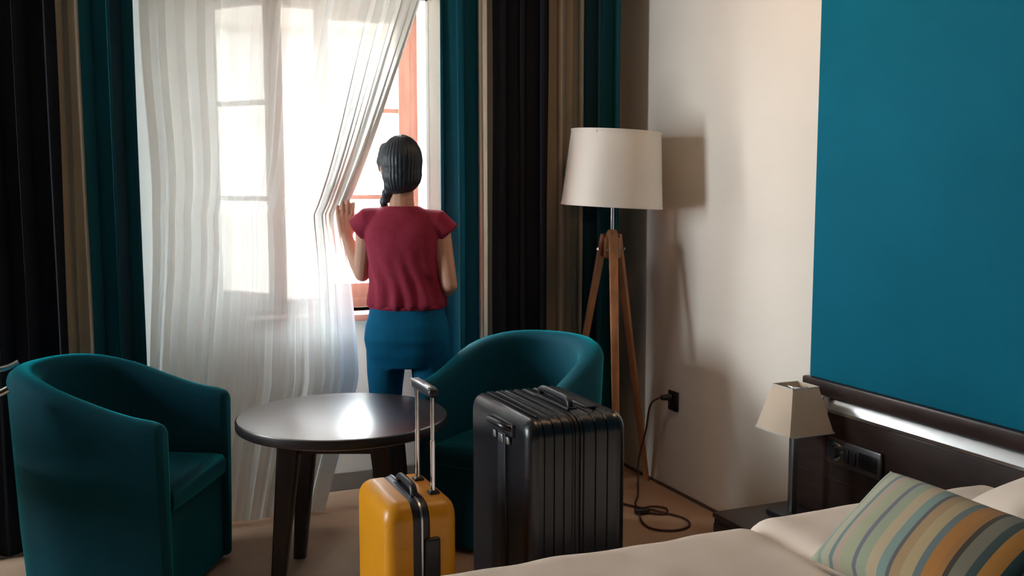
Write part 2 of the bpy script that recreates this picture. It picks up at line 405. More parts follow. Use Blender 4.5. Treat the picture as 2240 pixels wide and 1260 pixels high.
def skirt(edge, d, zb):
    prev = edge
    for k in range(1, 5):
        cur = []
        for q, p in enumerate(edge):
            w = .012 * math.sin(q * .55) * k / 4
            cur.append(bm.verts.new((p.co.x + d[0]*(.006*k + w), p.co.y + d[1]*(.006*k + w), p.co.z + (zb - p.co.z) * k / 4)))
        for q in range(len(edge) - 1): bm.faces.new((prev[q], prev[q+1], cur[q+1], cur[q]))
        prev = cur
skirt(grid[NY], (0, 1), .24); skirt([r[0] for r in grid], (-1, 0), .24); skirt(grid[0], (0, -1), .24)
du = obj('duvet', bm, M['bed_white'], None, angle=80); tag(du, 'creased cream duvet spread over the bed', 'duvet')
sd = du.modifiers.new('thickness', 'SOLIDIFY'); sd.thickness = .02; sd.offset = 1
du.modifiers.new('soft', 'SUBSURF').render_levels = 1

def pillow_bm(w, h, d, n=26, corner=.06):
    bm = bmesh.new(); uvl = bm.loops.layers.uv.new('UVMap'); sides = []
    for s in (1, -1):
        g = []
        for j in range(n + 1):
            row = []
            for i in range(n + 1):
                u = i/n*2 - 1; v = j/n*2 - 1
                f = (max(0, 1 - abs(u)**2.6) * max(0, 1 - abs(v)**2.6)) ** .5
                px_ = u * w/2 * (1 - corner * (1 - abs(v)**2.0)); pz_ = v * h/2 * (1 - corner * (1 - abs(u)**2.0))
                if s == -1 and (i in (0, n) or j in (0, n)): row.append(sides[0][j][i]); continue
                row.append(bm.verts.new((px_, s * (d/2 * f + .002) + .006*noise.noise(Vector((px_*7, pz_*7, s))) * f, pz_)))
            g.append(row)
        sides.append(g)
        for j in range(n):
            for i in range(n):
                f_ = bm.faces.new((g[j][i], g[j][i+1], g[j+1][i+1], g[j+1][i]))
                for l, (a_, b_) in zip(f_.loops, ((i, j), (i+1, j), (i+1, j+1), (i, j+1))): l[uvl].uv = (a_/n, b_/n)
    return bm
def place(o, origin, ex, ez):
    """local x along ex, local z along ez"""
    ex = Vector(ex).normalized(); ez = (Vector(ez) - ex * Vector(ez).dot(ex)).normalized(); ey = ez.cross(ex)
    m = Matrix((ex, ey, ez)).transposed().to_4x4(); m.translation = Vector(origin); o.matrix_world = m
o = obj('pillow', pillow_bm(.72, .42, .17), M['bed_white'], None, angle=80)
tag(o, 'plump cream bed pillow leaning on the headboard behind the striped cushion', 'pillow')
place(o, (2.19, 1.46, .645), (0, -1, 0), (.95, 0, .16))
cols = [(.47, .47, .35), (.30, .38, .33), (.50, .49, .37), (.19, .28, .28), (.52, .42, .33), (.44, .46, .31), (.21, .22, .27), (.40, .46, .33), (.62, .50, .33), (.28, .40, .36),
        (.16, .16, .17), (.50, .34, .18), (.56, .44, .25), (.18, .24, .25), (.55, .24, .06), (.48, .22, .07), (.08, .065, .05), (.26, .24, .18), (.07, .11, .11), (.60, .27, .06), (.03, .08, .085), (.50, .30, .14)]
wd = [.05, .022, .05, .025, .045, .075, .025, .055, .06, .045, .02, .05, .06, .035, .06, .03, .025, .06, .04, .07, .05, .045]
stops = []; acc = 0
for c_, w_ in zip(cols, wd):
    stops.append((acc, c_)); acc += w_ / sum(wd)
M['cushion'] = stripe_mat('striped_cushion_cloth', stops, .9, .15)
o = obj('cushion', pillow_bm(.50, .30, .15), M['cushion'], None, angle=80)
tag(o, 'cushion striped in sage, orange and teal lying on the bed', 'cushion')
place(o, (1.650, 1.555, .637), (.05, -1, -.03), (.80, .03, .60))

# ------------------------------------------------------------------ tub armchairs
def armchair(label, center, face, group):
    """local +x is the facing direction"""
    t = thing('armchair', label, 'armchair', (center[0], center[1], 0), math.atan2(face[1], face[0]), group)
    W2, FX, TH = .315, .30, .085
    path = []                                        # centre line of the rim, front of one arm round the back to the other
    n1, n2 = 7, 17
    r = W2 - TH/2; cx = -.02
    for k in range(n1): path.append((FX - (FX - cx) * k / n1, -r, 'a'))
    for k in range(n2 + 1):
        a_ = -PI/2 - PI * k / n2
        path.append((cx + r*1.0*math.cos(a_), r*math.sin(a_), 'b'))
    for k in range(1, n1 + 1): path.append((cx + (FX - cx) * k / n1, r, 'a'))
    P = [Vector((p[0], p[1], 0)) for p in path]; N = len(P); rings = []
    for i, p in enumerate(P):
        d_ = (P[min(i+1, N-1)] - P[max(i-1, 0)]).normalized(); nrm = Vector((-d_.y, d_.x, 0))   # points inwards or out
        if nrm.dot(p - Vector((.1, 0, 0))) < 0: nrm = -nrm
        s = max(0, min(1, (FX - p.x) / (FX + .30)))
        top = .655 + .145 * (s*s*(3 - 2*s)); th = TH * (1 + .25 * s)
        prof = []
        base_in = .035
        for q in range(7):
            a_ = PI * q / 6; rr = th/2
            prof.append((math.cos(a_) * rr, top - rr*.8 + math.sin(a_) * rr*.8))
        full = [(th/2 - base_in, .015), (th/2 - base_in*.55, .25)] + prof + [(-th/2, .40), (-th/2 - 0, .20), (-th/2 + 0, .015)]
        edge = 0
        if i in (0, N - 1): edge = .86
        ring = []
        for off, z in full:
            ring.append(p + nrm * (off * (edge or 1)) + Vector((0, 0, z if z < .5 or not edge else z - .012)))
        rings.append(ring)
    # rounded arm ends
    f0 = [v + Vector((.020, 0, 0)) for v in [(sum(rings[0], Vector()) / len(rings[0])) * .25 + x * .75 for x in rings[0]]]
    bm = bmesh.new(); loft(bm, rings)
    o = obj('backrest', bm, M['chair'], t, angle=65)
    bv = o.modifiers.new('soft', 'BEVEL'); bv.width = .018; bv.segments = 3; bv.limit_method = 'ANGLE'; bv.angle_limit = math.radians(50)
    # base under the seat
    iw = W2 - TH - .002
    out = [(FX - .02, -iw), (FX - .02, iw)] + [(cx - math.sin(k/10*PI) * iw, math.cos(k/10*PI) * iw) for k in range(11)]
    bm = bmesh.new(); loft(bm, [[Vector((x, y, z)) for x, y in out] for z in (.02, .335)])
    obj('base', bm, M['chair'], t, angle=40)
    bm = bmesh.new(); rows = []
    for z, ins in ((.337, .012), (.350, .002), (.395, 0), (.415, .010), (.424, .035), (.428, .10)):
        rows.append([Vector((cx + (x - cx) * (1 - ins*3.2) + (.022 if x > .2 else 0) * (1 - ins*6), y * (1 - ins*3.2), z)) for x, y in out])
    loft(bm, rows); obj('seat', bm, M['chair'], t, angle=60)
    for x, y in ((.22, .2), (.22, -.2), (-.2, .15), (-.2, -.15)):
        bm = bmesh.new(); lathe(bm, [(.018, 0), (.022, .03)], 14, (x, y, 0)); obj('foot', bm, M['black_plastic'], t)
    return t
armchair('teal tub armchair beside the dark drape, facing the round table', (.085, 3.735), (.88, -.48), 'teal tub armchairs at the round table')
armchair('teal tub armchair between the black suitcase and the woman at the window', (1.580, 3.615), (-.80, -.60), 'teal tub armchairs at the round table')

# ------------------------------------------------------------------ round table
t = thing('round_table', 'round polished dark wood table on four tapered legs', 'table', (.83, 3.48, 0), -YAW)
bm = bmesh.new(); lathe(bm, [(.352, .558), (.366, .562), (.372, .572), (.372, .592), (.368, .598), (.360, .600)], 72)
obj('tabletop', bm, M['table_wood'], t, angle=30)
bm = bmesh.new(); lathe(bm, [(.3722, .566), (.3735, .569), (.3735, .592), (.3722, .595)], 72, cap=False)
obj('edge_band', bm, M['table_leg'], t)
bm = bmesh.new()
for x in (-.15, .15): box(bm, (x - .012, -.16, .50), (x + .012, .16, .558))
for y in (-.16, .16): box(bm, (-.15, y - .012, .50), (.15, y + .012, .558))
obj('apron', bm, M['table_leg'], t, False)
for sx in (-1, 1):
    for sy in (-1, 1):
        bm = bmesh.new(); p0 = Vector((sx*.155, sy*.155, .558)); p1 = Vector((sx*.205, sy*.185, 0))
        rows = []
        for k in range(7):
            f = k/6; c_ = p0.lerp(p1, f); w_ = .078 * (1 - f) + .046 * f
            rows.append([Vector((x, y, c_.z)) for x, y in rrect(c_.x, c_.y, w_, w_, .012, 3)])
        loft(bm, rows); obj('leg', bm, M['table_leg'], t)

# ------------------------------------------------------------------ suitcases
def case_half(x0, x1, W, H, zb, rc, re, grooves=0, depth=.004):
    """half shell: open joint at x0, outer face at x1; y 0..W, z zb..H"""
    bm = bmesh.new(); rows = []; sg = 1 if x1 > x0 else -1; L_ = abs(x1 - x0); N = 46 if grooves else 14
    xs = [L_ - re] if False else [ (L_ - re) * k / N for k in range(N + 1)]
    prof = [(x, 0.0) for x in xs]
    if grooves:
        prof = [(x, depth * (1 if abs((x / (L_ - re) * grooves) % 1 - .5) > .30 else 0)) for x in xs]
    for k in range(1, 7):
        a_ = PI/2 * k / 6; prof.append((L_ - re + re*math.sin(a_), re*(1 - math.cos(a_))))
    for x, ins in prof:
        rows.append([Vector((x0 + sg*x, y, z)) for y, z in rrect(W/2, (zb + H)/2, W - 2*ins, H - zb - 2*ins, rc - ins, 6)])
    loft(bm, rows); return bm
def wheel_set(t, xs, ys):
    for x in xs:
        for y in ys:
            w = obj('wheel_bracket', bx((x - .018, y - .018, .028), (x + .018, y + .018, .062), .005), M['black_plastic'], t)
            bm = bmesh.new()
            tube(bm, [(x - .010, y, .022), (x + .010, y, .022)], .022, 20); obj('wheel', bm, M['black_rubber'], w)
# small yellow
t = thing('suitcase', 'small yellow hard-shell suitcase with its steel pull handle raised', 'suitcase', (.722, 2.548, 0))
W_, D_, H_ = .335, .205, .548
obj('shell', case_half(.074, 0, W_, H_, .055, .055, .042), M['yellow'], t)
obj('shell', case_half(.122, D_, W_, H_, .055, .055, .034), M['yellow'], t)
bm = bmesh.new()
rows = [[Vector((x, y, z)) for y, z in rrect(W_/2, (.055 + H_)/2, W_ - 2*i_, H_ - .055 - 2*i_, .055 - i_, 6)] for x, i_ in ((.072, .004), (.076, .0015), (.090, -.002), (.106, -.002), (.120, .0015), (.124, .004))]
loft(bm, rows); z_ = obj('zip_band', bm, M['black_plastic'], t)
bm = bmesh.new()
rows = [[Vector((x, y, z)) for y, z in rrect(W_/2, (.055 + H_)/2, W_ + .009, H_ - .055 + .009, .057, 6)] for x in (.096, .101)]
loft(bm, rows); obj('zip', bm, M['steel'], z_)
for k in range(11):                                   # raised ribs on the near half
    zz = .085 + k * .034
    bm = bmesh.new()
    rows = [[Vector((x, y, z)) for x, y in rrect(.037 + .012, W_/2, .074 + .0015, W_ + .003, .036, 5)] for z in (zz, zz + .004, zz + .016, zz + .020)]
    for q in (0, 3):
        rows[q] = [Vector((.037 + .012 + (p.x - .049) * .985, W_/2 + (p.y - W_/2) * .992, p.z)) for p in rows[q]]
    for r_ in rows:
        for p in r_: p.x = max(min(p.x, .0725), -.0012)
    loft(bm, rows); obj('rib', bm, M['yellow'], t)
def carry(t, pts, r, m, name='carry_handle'):
    bm = bmesh.new(); tube(bm, smooth_path(pts, 6), r, 10); return obj(name, bm, m, t)
carry(t, [(.100, .075, H_ - .002), (.100, .078, H_ + .016), (.100, .10, H_ + .026), (.100, .19, H_ + .026), (.100, .212, H_ + .016), (.100, .215, H_ - .002)], .011, M['black_plastic'])
bm = bx((.086, .062, H_ - .004), (.114, .228, H_ + .006), .004); obj('handle_base', bm, M['black_plastic'], t)
h_ = bm = bmesh.new(); box(bm, (.104, -.012, .335), (.150, .004, .452), .012, 3); obj('side_handle', bm, M['black_plastic'], t)
for y in (.085, .225):
    bm = bmesh.new(); tube(bm, [(.160, y, .50), (.160, y, .70)], .0075, 12); tube(bm, [(.160, y, .69), (.160, y, .838)], .006, 12); r_ = obj('handle_rod', bm, M['chrome'], t)
bm = bx((.146, .068, .822), (.176, .242, .850), .011, 3); gr = obj('handle_grip', bm, M['black_plastic'], t)
obj('grip_trim', bx((.143, .075, .846), (.170, .236, .853), .003), M['steel'], gr)
for y in (.085, .225): obj('rod_collar', bx((.146, y - .016, .535), (.176, y + .016, .556), .004), M['black_plastic'], t)
wheel_set(t, (.035, .16), (.04, .25))
# large black
t = thing('suitcase', 'large glossy black hard-shell suitcase with ridged sides', 'suitcase', (1.133, 2.525, 0))
W_, D_, H_ = .480, .318, .752
obj('shell', case_half(.135, 0, W_, H_, .06, .055, .040, 3, .0045), M['black_gloss'], t)
obj('shell', case_half(.163, D_, W_, H_, .06, .055, .036, 3, .0045), M['black_gloss'], t)
bm = bmesh.new()
rows = [[Vector((x, y, z)) for y, z in rrect(W_/2, (.06 + H_)/2, W_ - 2*i_, H_ - .06 - 2*i_, .055, 6)] for x, i_ in ((.133, .006), (.137, .002), (.157, .002), (.161, .006))]
loft(bm, rows); z_ = obj('zip_band', bm, M['black_plastic'], t)
rows = [[Vector((x, y, z)) for y, z in rrect(W_/2, (.06 + H_)/2, W_ + .002, H_ - .06 + .002, .055, 6)] for x in (.145, .149)]
bm = bmesh.new(); loft(bm, rows); obj('zip', bm, M['black_gloss'], z_)
obj('front_strap', bx((-.007, .165, .09), (.006, .225, H_ - .055), .004), M['black_plastic'], t)
hb = obj('handle_base', bx((-.010, .105, H_ - .072), (.012, .270, H_ - .030), .008, 3), M['black_plastic'], t)
carry(t, [(-.006, .118, H_ - .045), (-.022, .128, H_ - .040), (-.030, .155, H_ - .036), (-.030, .22, H_ - .036), (-.022, .247, H_ - .040), (-.006, .257, H_ - .045)], .010, M['black_gloss'])
obj('latch', bx((-.012, .130, H_ - .096), (-.004, .148, H_ - .074), .002), M['steel'], hb)
obj('latch', bx((-.012, .176, H_ - .100), (-.004, .206, H_ - .074), .002), M['steel'], hb)
obj('latch', bx((-.012, .230, H_ - .096), (-.004, .248, H_ - .074), .002), M['steel'], hb)
obj('handle_base', bx((.166, .10, H_ - .006), (.200, .34, H_ + .005), .004), M['black_plastic'], t)
carry(t, [(.183, .115, H_), (.183, .12, H_ + .016), (.183, .15, H_ + .025), (.183, .29, H_ + .025), (.183, .32, H_ + .016), (.183, .325, H_)], .011, M['black_plastic'])
obj('pull_handle', bx((.222, .09, H_ - .006), (.262, .35, H_ + .007), .006, 3), M['black_plastic'], t)
for x in (.045, .092, .225, .27):
    obj('top_rail', bx((x - .003, .05, H_ - .003), (x + .003, W_ - .05, H_ + .0025), .0015), M['black_gloss'], t)
wheel_set(t, (.045, .245), (.05, .39))

# ------------------------------------------------------------------ tripod floor lamp (dark, not switched on)
RX = Vector((math.cos(YAW), -math.sin(YAW), 0)); FW = Vector((math.sin(YAW), math.cos(YAW), 0))
t = thing('floor_lamp', 'tripod floor lamp with honey wood legs and a white drum shade', 'lamp', (2.143, 3.895, 0), -YAW)
obj('hub', bx((-.036, -.036, 1.09), (.036, .036, 1.185), .010, 3), M['lamp_wood'], t)
bm = bmesh.new(); lathe(bm, [(.026, 1.185), (.026, 1.20), (.018, 1.215)], 20); obj('collar', bm, M['lamp_wood'], t)
for fx, fy in ((.205, .278), (-.225, .21), (.0, -.34)):
    d_ = Vector((fx, fy, 0)).normalized(); p0 = Vector((d_.x*.042, d_.y*.042, 1.195)); p1 = Vector((fx, fy, 0)); sd_ = Vector((-d_.y, d_.x, 0))
    bm = bmesh.new(); rows = []
    for k in range(6):
        f = k/5; c_ = p0.lerp(p1, f); w_ = .040 - .014*f; th = .024 - .006*f
        rows.append([c_ + sd_ * x + d_ * y for x, y in rrect(0, 0, w_, th, .006, 3)])
    loft(bm, rows); lg = obj('leg', bm, M['lamp_wood'], t)
    bm = bmesh.new(); c_ = p0.lerp(p1, .055); tube(bm, [c_ - sd_*.030, c_ + sd_*.030], .006, 10); obj('bolt', bm, M['steel'], lg)
bm = bmesh.new(); tube(bm, [(0, 0, 1.20), (0, 0, 1.52)], .0085, 14); obj('stem', bm, M['steel'], t)
bm = bmesh.new(); n = 56; rows = []
for r_, z in ((.222, 0), (.195, .329), (.192, .329), (.219, 0), (.222, 0)):
    rows.append([Vector((r_*math.cos(2*PI*k/n), r_*math.sin(2*PI*k/n), z)) for k in range(n)])
loft(bm, rows, True, False); s_ = obj('lamp_shade', bm, M['shade'], t, angle=50); s_.location = (-.004, 0, 1.316); s_.rotation_euler = (0, math.radians(3.0), 0)
for z, r_ in ((.002, .2225), (.321, .1965)):
    rows = [[Vector((rr*math.cos(2*PI*k/n), rr*math.sin(2*PI*k/n), zz)) for k in range(n)] for rr, zz in ((r_, z), (r_ + .001, z), (r_ + .0003, z + .008), (r_ - .001, z + .008), (r_, z))]
    bm = bmesh.new(); loft(bm, rows, True, False); obj('shade_trim', bm, M['shade'], s_)
bm = bmesh.new()
for k in range(3):
    a_ = 2*PI*k/3; tube(bm, [(0, 0, .20), (.198*math.cos(a_), .198*math.sin(a_), .315)], .002, 6)
obj('shade_spider', bm, M['steel'], s_)
bm = bmesh.new(); lathe(bm, [(.012, 1.50), (.022, 1.515), (.032, 1.55), (.028, 1.585), (.010, 1.60)], 20); obj('bulb', bm, M['shade'], t)

# wall socket, plug and lamp cord
t = thing('wall_socket', 'dark double wall socket low on the cream wall behind the floor lamp', 'socket', (XR, 3.884, .424))
obj('plate', bx((-.010, -.040, -.046), (0, .040, .046), .004), M['black_plastic'], t)
for z in (-.021, .021):
    bm = bmesh.new(); tube(bm, [(-.009, 0, z), (-.0125, 0, z)], .017, 20); obj('outlet', bm, M['black_gloss'], t)
t = thing('lamp_cord', 'thin brown cord running from the wall socket and coiled on the floor', 'cord', (2.2, 3.6, 0))
pts = [(2.452, 3.884, .440), (2.40, 3.90, .440), (2.37, 3.93, .40), (2.385, 3.99, .27), (2.36, 4.01, .12), (2.33, 3.96, .02), (2.27, 3.86, .007), (2.20, 3.76, .007), (2.185, 3.66, .007), (2.25, 3.60, .007), (2.295, 3.66, .007), (2.24, 3.70, .010), (2.16, 3.655, .009), (2.105, 3.53, .007), (2.11, 3.45, .007), (2.18, 3.405, .007), (2.265, 3.43, .007), (2.295, 3.52, .007), (2.24, 3.64, .008), (2.16, 3.78, .007), (2.15, 3.88, .007)]
bm = bmesh.new(); tube(bm, smooth_path([Vector(p) - Vector((2.2, 3.6, 0)) for p in pts], 8), .0045, 8); obj('cable', bm, M['cord'], t)
o = obj('foot_switch', bx((-.060, .035, 0), (.0, .075, .026), .009, 3), M['black_plastic'], t)
bm = bmesh.new(); tube(bm, [(.250, .284, .443), (.205, .290, .443)], [.017, .012], 16); obj('plug', bm, M['black_plastic'], t)

# ------------------------------------------------------------------ curtains
rail = thing('curtain_rail', 'white ceiling curtain track above the window', 'curtain rail', (0, 0, 0))
obj('track', bx((-1.2, 4.10, ZC - .03), (2.44, 4.32, ZC), .004), M['reveal'], rail)
NAVY = (.014, .018, .032); TEAL = (.001, .14, .19); CREAM = (.55, .46, .34); GREY = (.30, .275, .235); BROWN = (.10, .075, .055); DTEAL = (.001, .05, .08)
def drape(name, label, x0, x1, yc, amp, per, stops, m, seed, leanl=0, leanr=0, ret=False):
    NU, NV = int((x1 - x0) * 190), 16; bm = bmesh.new(); uvl = bm.loops.layers.uv.new('UVMap'); g = []
    for j in range(NV + 1):
        v = j / NV; z = .006 + (ZC - .036) * v; row = []
        for i in range(NU + 1):
            u = i / NU; x = x0 + (x1 - x0) * u
            ph = 2*PI * (x - x0) / per + 1.3*noise.noise(Vector((x*4, seed, 0))) + .35*noise.noise(Vector((x*3, v*2, seed)))
            y = yc + amp * (math.sin(ph) + .25*math.sin(2.3*ph + seed)) * (.75 + .25*(1 - v))
            xx = x + .35*amp*math.sin(2*ph) + (leanl * (1 - u) + leanr * u) * (1 - v)
            if ret and u > .97: y += (4.485 - y) * ((u - .97)/.03)**1.5; xx += .02*(u - .97)/.03   # end turned back to the wall, shaped to block light leaking behind
            row.append(bm.verts.new((min(xx, 2.448), y, z)))
        g.append(row)
    for j in range(NV):
        for i in range(NU):
            f = bm.faces.new((g[j][i], g[j][i+1], g[j+1][i+1], g[j+1][i]))
            for l, (a_, b_) in zip(f.loops, ((i, j), (i+1, j), (i+1, j+1), (i, j+1))): l[uvl].uv = (a_/NU, b_/NV)
    o = obj(name, bm, m, None, angle=180); tag(o, label, 'curtain', 'striped drapes at the window')
    sd = o.modifiers.new('thickness', 'SOLIDIFY'); sd.thickness = .004
    return o
def U(x, x0, x1): return (x - x0) / (x1 - x0)
x0, x1 = -.80, .205
st = [(0, NAVY), (U(-.068, x0, x1), CREAM), (U(-.040, x0, x1), BROWN), (U(-.030, x0, x1), GREY), (U(-.016, x0, x1), CREAM), (U(.012, x0, x1), TEAL), (U(.135, x0, x1), DTEAL), (U(.18, x0, x1), TEAL)]
M['drape_l'] = stripe_mat('navy_cream_teal_drape', st, .85, .04, .36)
drape('drape', 'striped drape behind the armchair and desk chair, mostly navy', x0, x1, 4.185, .045, .105, st, M['drape_l'], 2.0, 0, .0)
x0, x1 = 1.452, 2.375
st = [(0, TEAL), (U(1.618, x0, x1), CREAM), (U(1.635, x0, x1), (.62, .58, .52)), (U(1.668, x0, x1), GREY), (U(1.694, x0, x1), NAVY), (U(1.985, x0, x1), CREAM), (U(2.02, x0, x1), BROWN), (U(2.035, x0, x1), GREY), (U(2.075, x0, x1), CREAM), (U(2.085, x0, x1), GREY), (U(2.13, x0, x1), CREAM), (U(2.148, x0, x1), DTEAL), (U(2.25, x0, x1), TEAL), (U(2.33, x0, x1), DTEAL)]
M['drape_r'] = stripe_mat('teal_cream_navy_drape', st, .85, .04, .36)
drape('drape', 'striped drape between the woman and the tripod lamp, teal at both edges', x0, x1, 4.19, .042, .098, st, M['drape_r'], 5.0, ret=True)

# sheer, its free edge drawn aside by the woman's hand
def sheer():
    NU, NV = 340, 70; bm = bmesh.new(); g = []
    HANDZ = 1.285
    for j in range(NV + 1):
        z = .012 + (ZC - .042) * j / NV; row = []
        # free edge, from the track through the hand to the hem
        if z > HANDZ:
            f = (z - HANDZ) / (ZC - .03 - HANDZ); xe = 1.028 + (1.565 - 1.028) * (f ** .88); ye = 4.232 + .03*f
        else:
            f = (HANDZ - z) / HANDZ; xe = 1.028 + .055*math.sin(min(1, f*1.5)*PI*.5) - .17*max(0, f - .55)/.45; ye = 4.232 - .03*f
        gath = math.exp(-((z - HANDZ) / .55)**2)
        for i in range(NU + 1):
            u = i / NU
            uu = u ** (1 - .22*gath)
            x = .165 + (xe - .165) * uu
            yb = 4.262 + (ye - 4.262) * u*u - .045*math.sin(PI*min(1, u*1.05))
            amp = .010 + .006*math.sin(u*9) - .004*gath*u
            ph = 2*PI*u*17 + 5.0*noise.noise(Vector((u*6, z*.08, 1))) + .4*noise.noise(Vector((u*14, z*.3, 4)))
            y = yb + amp*math.sin(ph) + .006*math.sin(ph*.37 + z)
            xx = x + .004*math.sin(2*ph)
            if u > .78 and z > HANDZ - .25:                    # the drawn edge is bunched into overlapping pleats
                wg = min(1, (u - .78)/.12) * max(.0, min(1, (z - HANDZ + .25)/.35)) * max(0, min(1, 1 - (z - HANDZ)/1.5))
                xx += .019*wg*math.sin(2*PI*u*40) - .006*wg; y += .010*wg*math.cos(2*PI*u*40) + .016*wg
            row.append(bm.verts.new((xx, y, z)))
        g.append(row)
    for j in range(NV):
        for i in range(NU): bm.faces.new((g[j][i], g[j][i+1], g[j+1][i+1], g[j+1][i]))
    o = obj('sheer_curtain', bm, M['sheer'], None, angle=180)
    tag(o, 'white sheer curtain across the window, its free edge drawn aside by the woman', 'curtain')
sheer()

# ------------------------------------------------------------------ woman at the window, seen from behind
DP = 4.15
wx = 2200.0
def ray(px_, py_):
    f_ = Vector((math.sin(YAW)*math.cos(PITCH), math.cos(YAW)*math.cos(PITCH), -math.sin(PITCH))); u_ = RX.cross(f_)
    return f_ + RX * ((px_ - 1120)/2200) + u_ * ((630 - py_)/2200)
base = Vector((0, 0, 1.42)) + ray(890, 600) * DP
person = thing('person', 'dark-haired woman in crimson top and blue trousers standing at the window', 'person', (base.x, base.y, 0), -YAW)
# local axes: x to her right, y towards the window, z up
sb = lambda a_, b_, z: Vector((a_, b_, z))
def torso_rings(rows, n=28):
    out = []
    for z, cx_, cy_, rx_, ry_ in rows:
        out.append([Vector((cx_ + rx_*math.copysign(abs(math.cos(a_))**.85, math.cos(a_)), cy_ + ry_*math.copysign(abs(math.sin(a_))**.85, math.sin(a_)), z)) for a_ in [2*PI*k/n for k in range(n)]])
    return out
shL, shR = sb(-.158, .0, 1.265), sb(.128, .0, 1.258)
elL, wrL = sb(-.188, .030, 1.045), sb(-.262, .100, 1.195)
elR, wrR = sb(.178, -.050, 1.005), sb(.120, .130, .945)
bm = bmesh.new()
loft(bm, torso_rings([(.78, 0, 0, .120, .078), (.86, 0, -.005, .130, .088), (.93, 0, 0, .122, .084), (1.00, -.004, .0, .112, .078), (1.08, -.008, .0, .118, .080), (1.17, -.012, 0, .130, .086), (1.24, -.015, -.005, .138, .074), (1.285, -.016, -.008, .104, .052), (1.32, -.018, -.008, .062, .052)]))
chain(bm, [sb(-.018, -.005, 1.28), sb(-.020, .008, 1.36), sb(-.022, .018, 1.42)], [.056, .050, .052])
HR = Matrix.Rotation(math.radians(12), 4, 'Z')          # head turned to her left
hc_ = sb(-.022, .022, 1.495)
ellipsoid(bm, hc_, (.074, .092, .098), HR, 24, 16)
ellipsoid(bm, hc_ + HR @ Vector((0, .035, -.055)), (.055, .058, .058), HR)          # jaw
ellipsoid(bm, hc_ + HR @ Vector((0, .098, -.018)), (.012, .018, .026), HR, 10, 8)   # nose
ellipsoid(bm, hc_ + HR @ Vector((0, .086, -.058)), (.022, .012, .009), HR, 10, 8)   # lips
for s in (-1, 1):
    ellipsoid(bm, hc_ + HR @ Vector((s*.076, .0, -.015)), (.010, .020, .030), HR, 10, 8)   # ears
    ellipsoid(bm, hc_ + HR @ Vector((s*.032, .078, .016)), (.022, .014, .008), HR, 10, 8)  # brows
for sh_, el, wr in ((shL, elL, wrL), (shR, elR, wrR)):
    m1 = sh_.lerp(el, .4)
    chain(bm, [sh_, m1, el, el.lerp(wr, .3), wr], [.052, .043, .034, .036, .024], 14)
def hand(bm, wr, up, back, thumbside):
    """palm block plus five bent fingers; up = finger direction, back = back of the hand"""
    up = up.normalized(); back = (back - up*back.dot(up)).normalized(); sd_ = up.cross(back) * 1.0
    if sd_.dot(thumbside) < 0: sd_ = -sd_
    P = lambda s_, u_, b_: wr + sd_*s_ + up*u_ + back*b_
    for s_ in (-.026, -.010, .008, .024): capsule(bm, P(s_*.55, .008, 0), P(s_, .080, 0), .015, .012, 10)
    for s_, ln, cl in ((.026, .068, .5), (.009, .076, .42), (-.009, .071, .46), (-.027, .056, .6)):
        r = .0088 if s_ > -.02 else .0078
        a0 = .085; l1, l2, l3 = ln*.45, ln*.32, ln*.23; sp = s_*1.22
        p0 = P(s_, a0 - .012, 0); p1 = P(sp, a0 + l1, -.006 - .006*cl); p2 = P(sp*1.05, a0 + l1 + l2*.92, -.016 - .022*cl); p3 = P(sp*1.05, a0 + l1 + l2*.92 + l3*.7, -.028 - .034*cl)
        chain(bm, [p0, p1, p2, p3], [r*1.06, r, r*.94, r*.84], 10)
    chain(bm, [P(.016, .018, -.004), P(.040, .046, -.016), P(.046, .074, -.030), P(.038, .094, -.044)], [.014, .0105, .0098, .0085], 10)
hand(bm, wrL, sb(-.06, .12, 1.0), sb(.05, -1, .1), sb(1, 0, 0))
hand(bm, wrR, sb(-.75, .35, -.30), sb(.2, .9, .5), sb(0, 0, 1))
legs = ((sb(-.088, 0, .84), sb(-.098, .015, .46), sb(-.100, -.015, .08)), (sb(.088, 0, .84), sb(.098, .015, .46), sb(.110, -.015, .08)))
for hp, kn, an in legs:
    chain(bm, [hp, hp.lerp(kn, .5), kn, kn.lerp(an, .3), an], [.078, .066, .048, .046, .032], 14)
    chain(bm, [an + sb(0, -.02, -.035), an + sb(0, .07, -.045), an + sb(0, .14, -.058)], [.034, .030, .020], 12)
body = mobj('body', remeshed(bm, .0042, 3, .45), M['skin'], person)
for s in (-1, 1):
    bm = bmesh.new(); ellipsoid(bm, hc_ + HR @ Vector((s*.031, .079, .002)), (.013, .010, .008), HR, 12, 8); e_ = obj('eye', bm, M['eye'], person)
    bm = bmesh.new(); ellipsoid(bm, hc_ + HR @ Vector((s*.031, .0865, .002)), (.0055, .004, .0055), HR, 10, 8); obj('iris', bm, M['hair'], e_)
# hair: full cap drawn to one side and falling in a short braid over the shoulder
bm = bmesh.new()
ellipsoid(bm, hc_ + HR @ Vector((0, -.022, .014)), (.086, .096, .106), HR, 28, 18)
ellipsoid(bm, hc_ + HR @ Vector((0, -.038, -.042)), (.081, .074, .076), HR, 24, 16)
ellipsoid(bm, hc_ + HR @ Vector((-.018, -.035, -.082)), (.058, .052, .042), HR, 20, 12)
chain(bm, [hc_ + HR @ Vector((-.058, .048, .064)), hc_ + HR @ Vector((-.076, .046, .012)), hc_ + HR @ Vector((-.078, .040, -.022))], [.026, .020, .010], 12)
chain(bm, [hc_ + HR @ Vector((.052, .048, .064)), hc_ + HR @ Vector((.074, .040, .012)), hc_ + HR @ Vector((.074, .020, -.05))], [.026, .020, .014], 12)
ellipsoid(bm, hc_ + HR @ Vector((-.050, .018, .020)), (.040, .062, .072), HR, 20, 12)
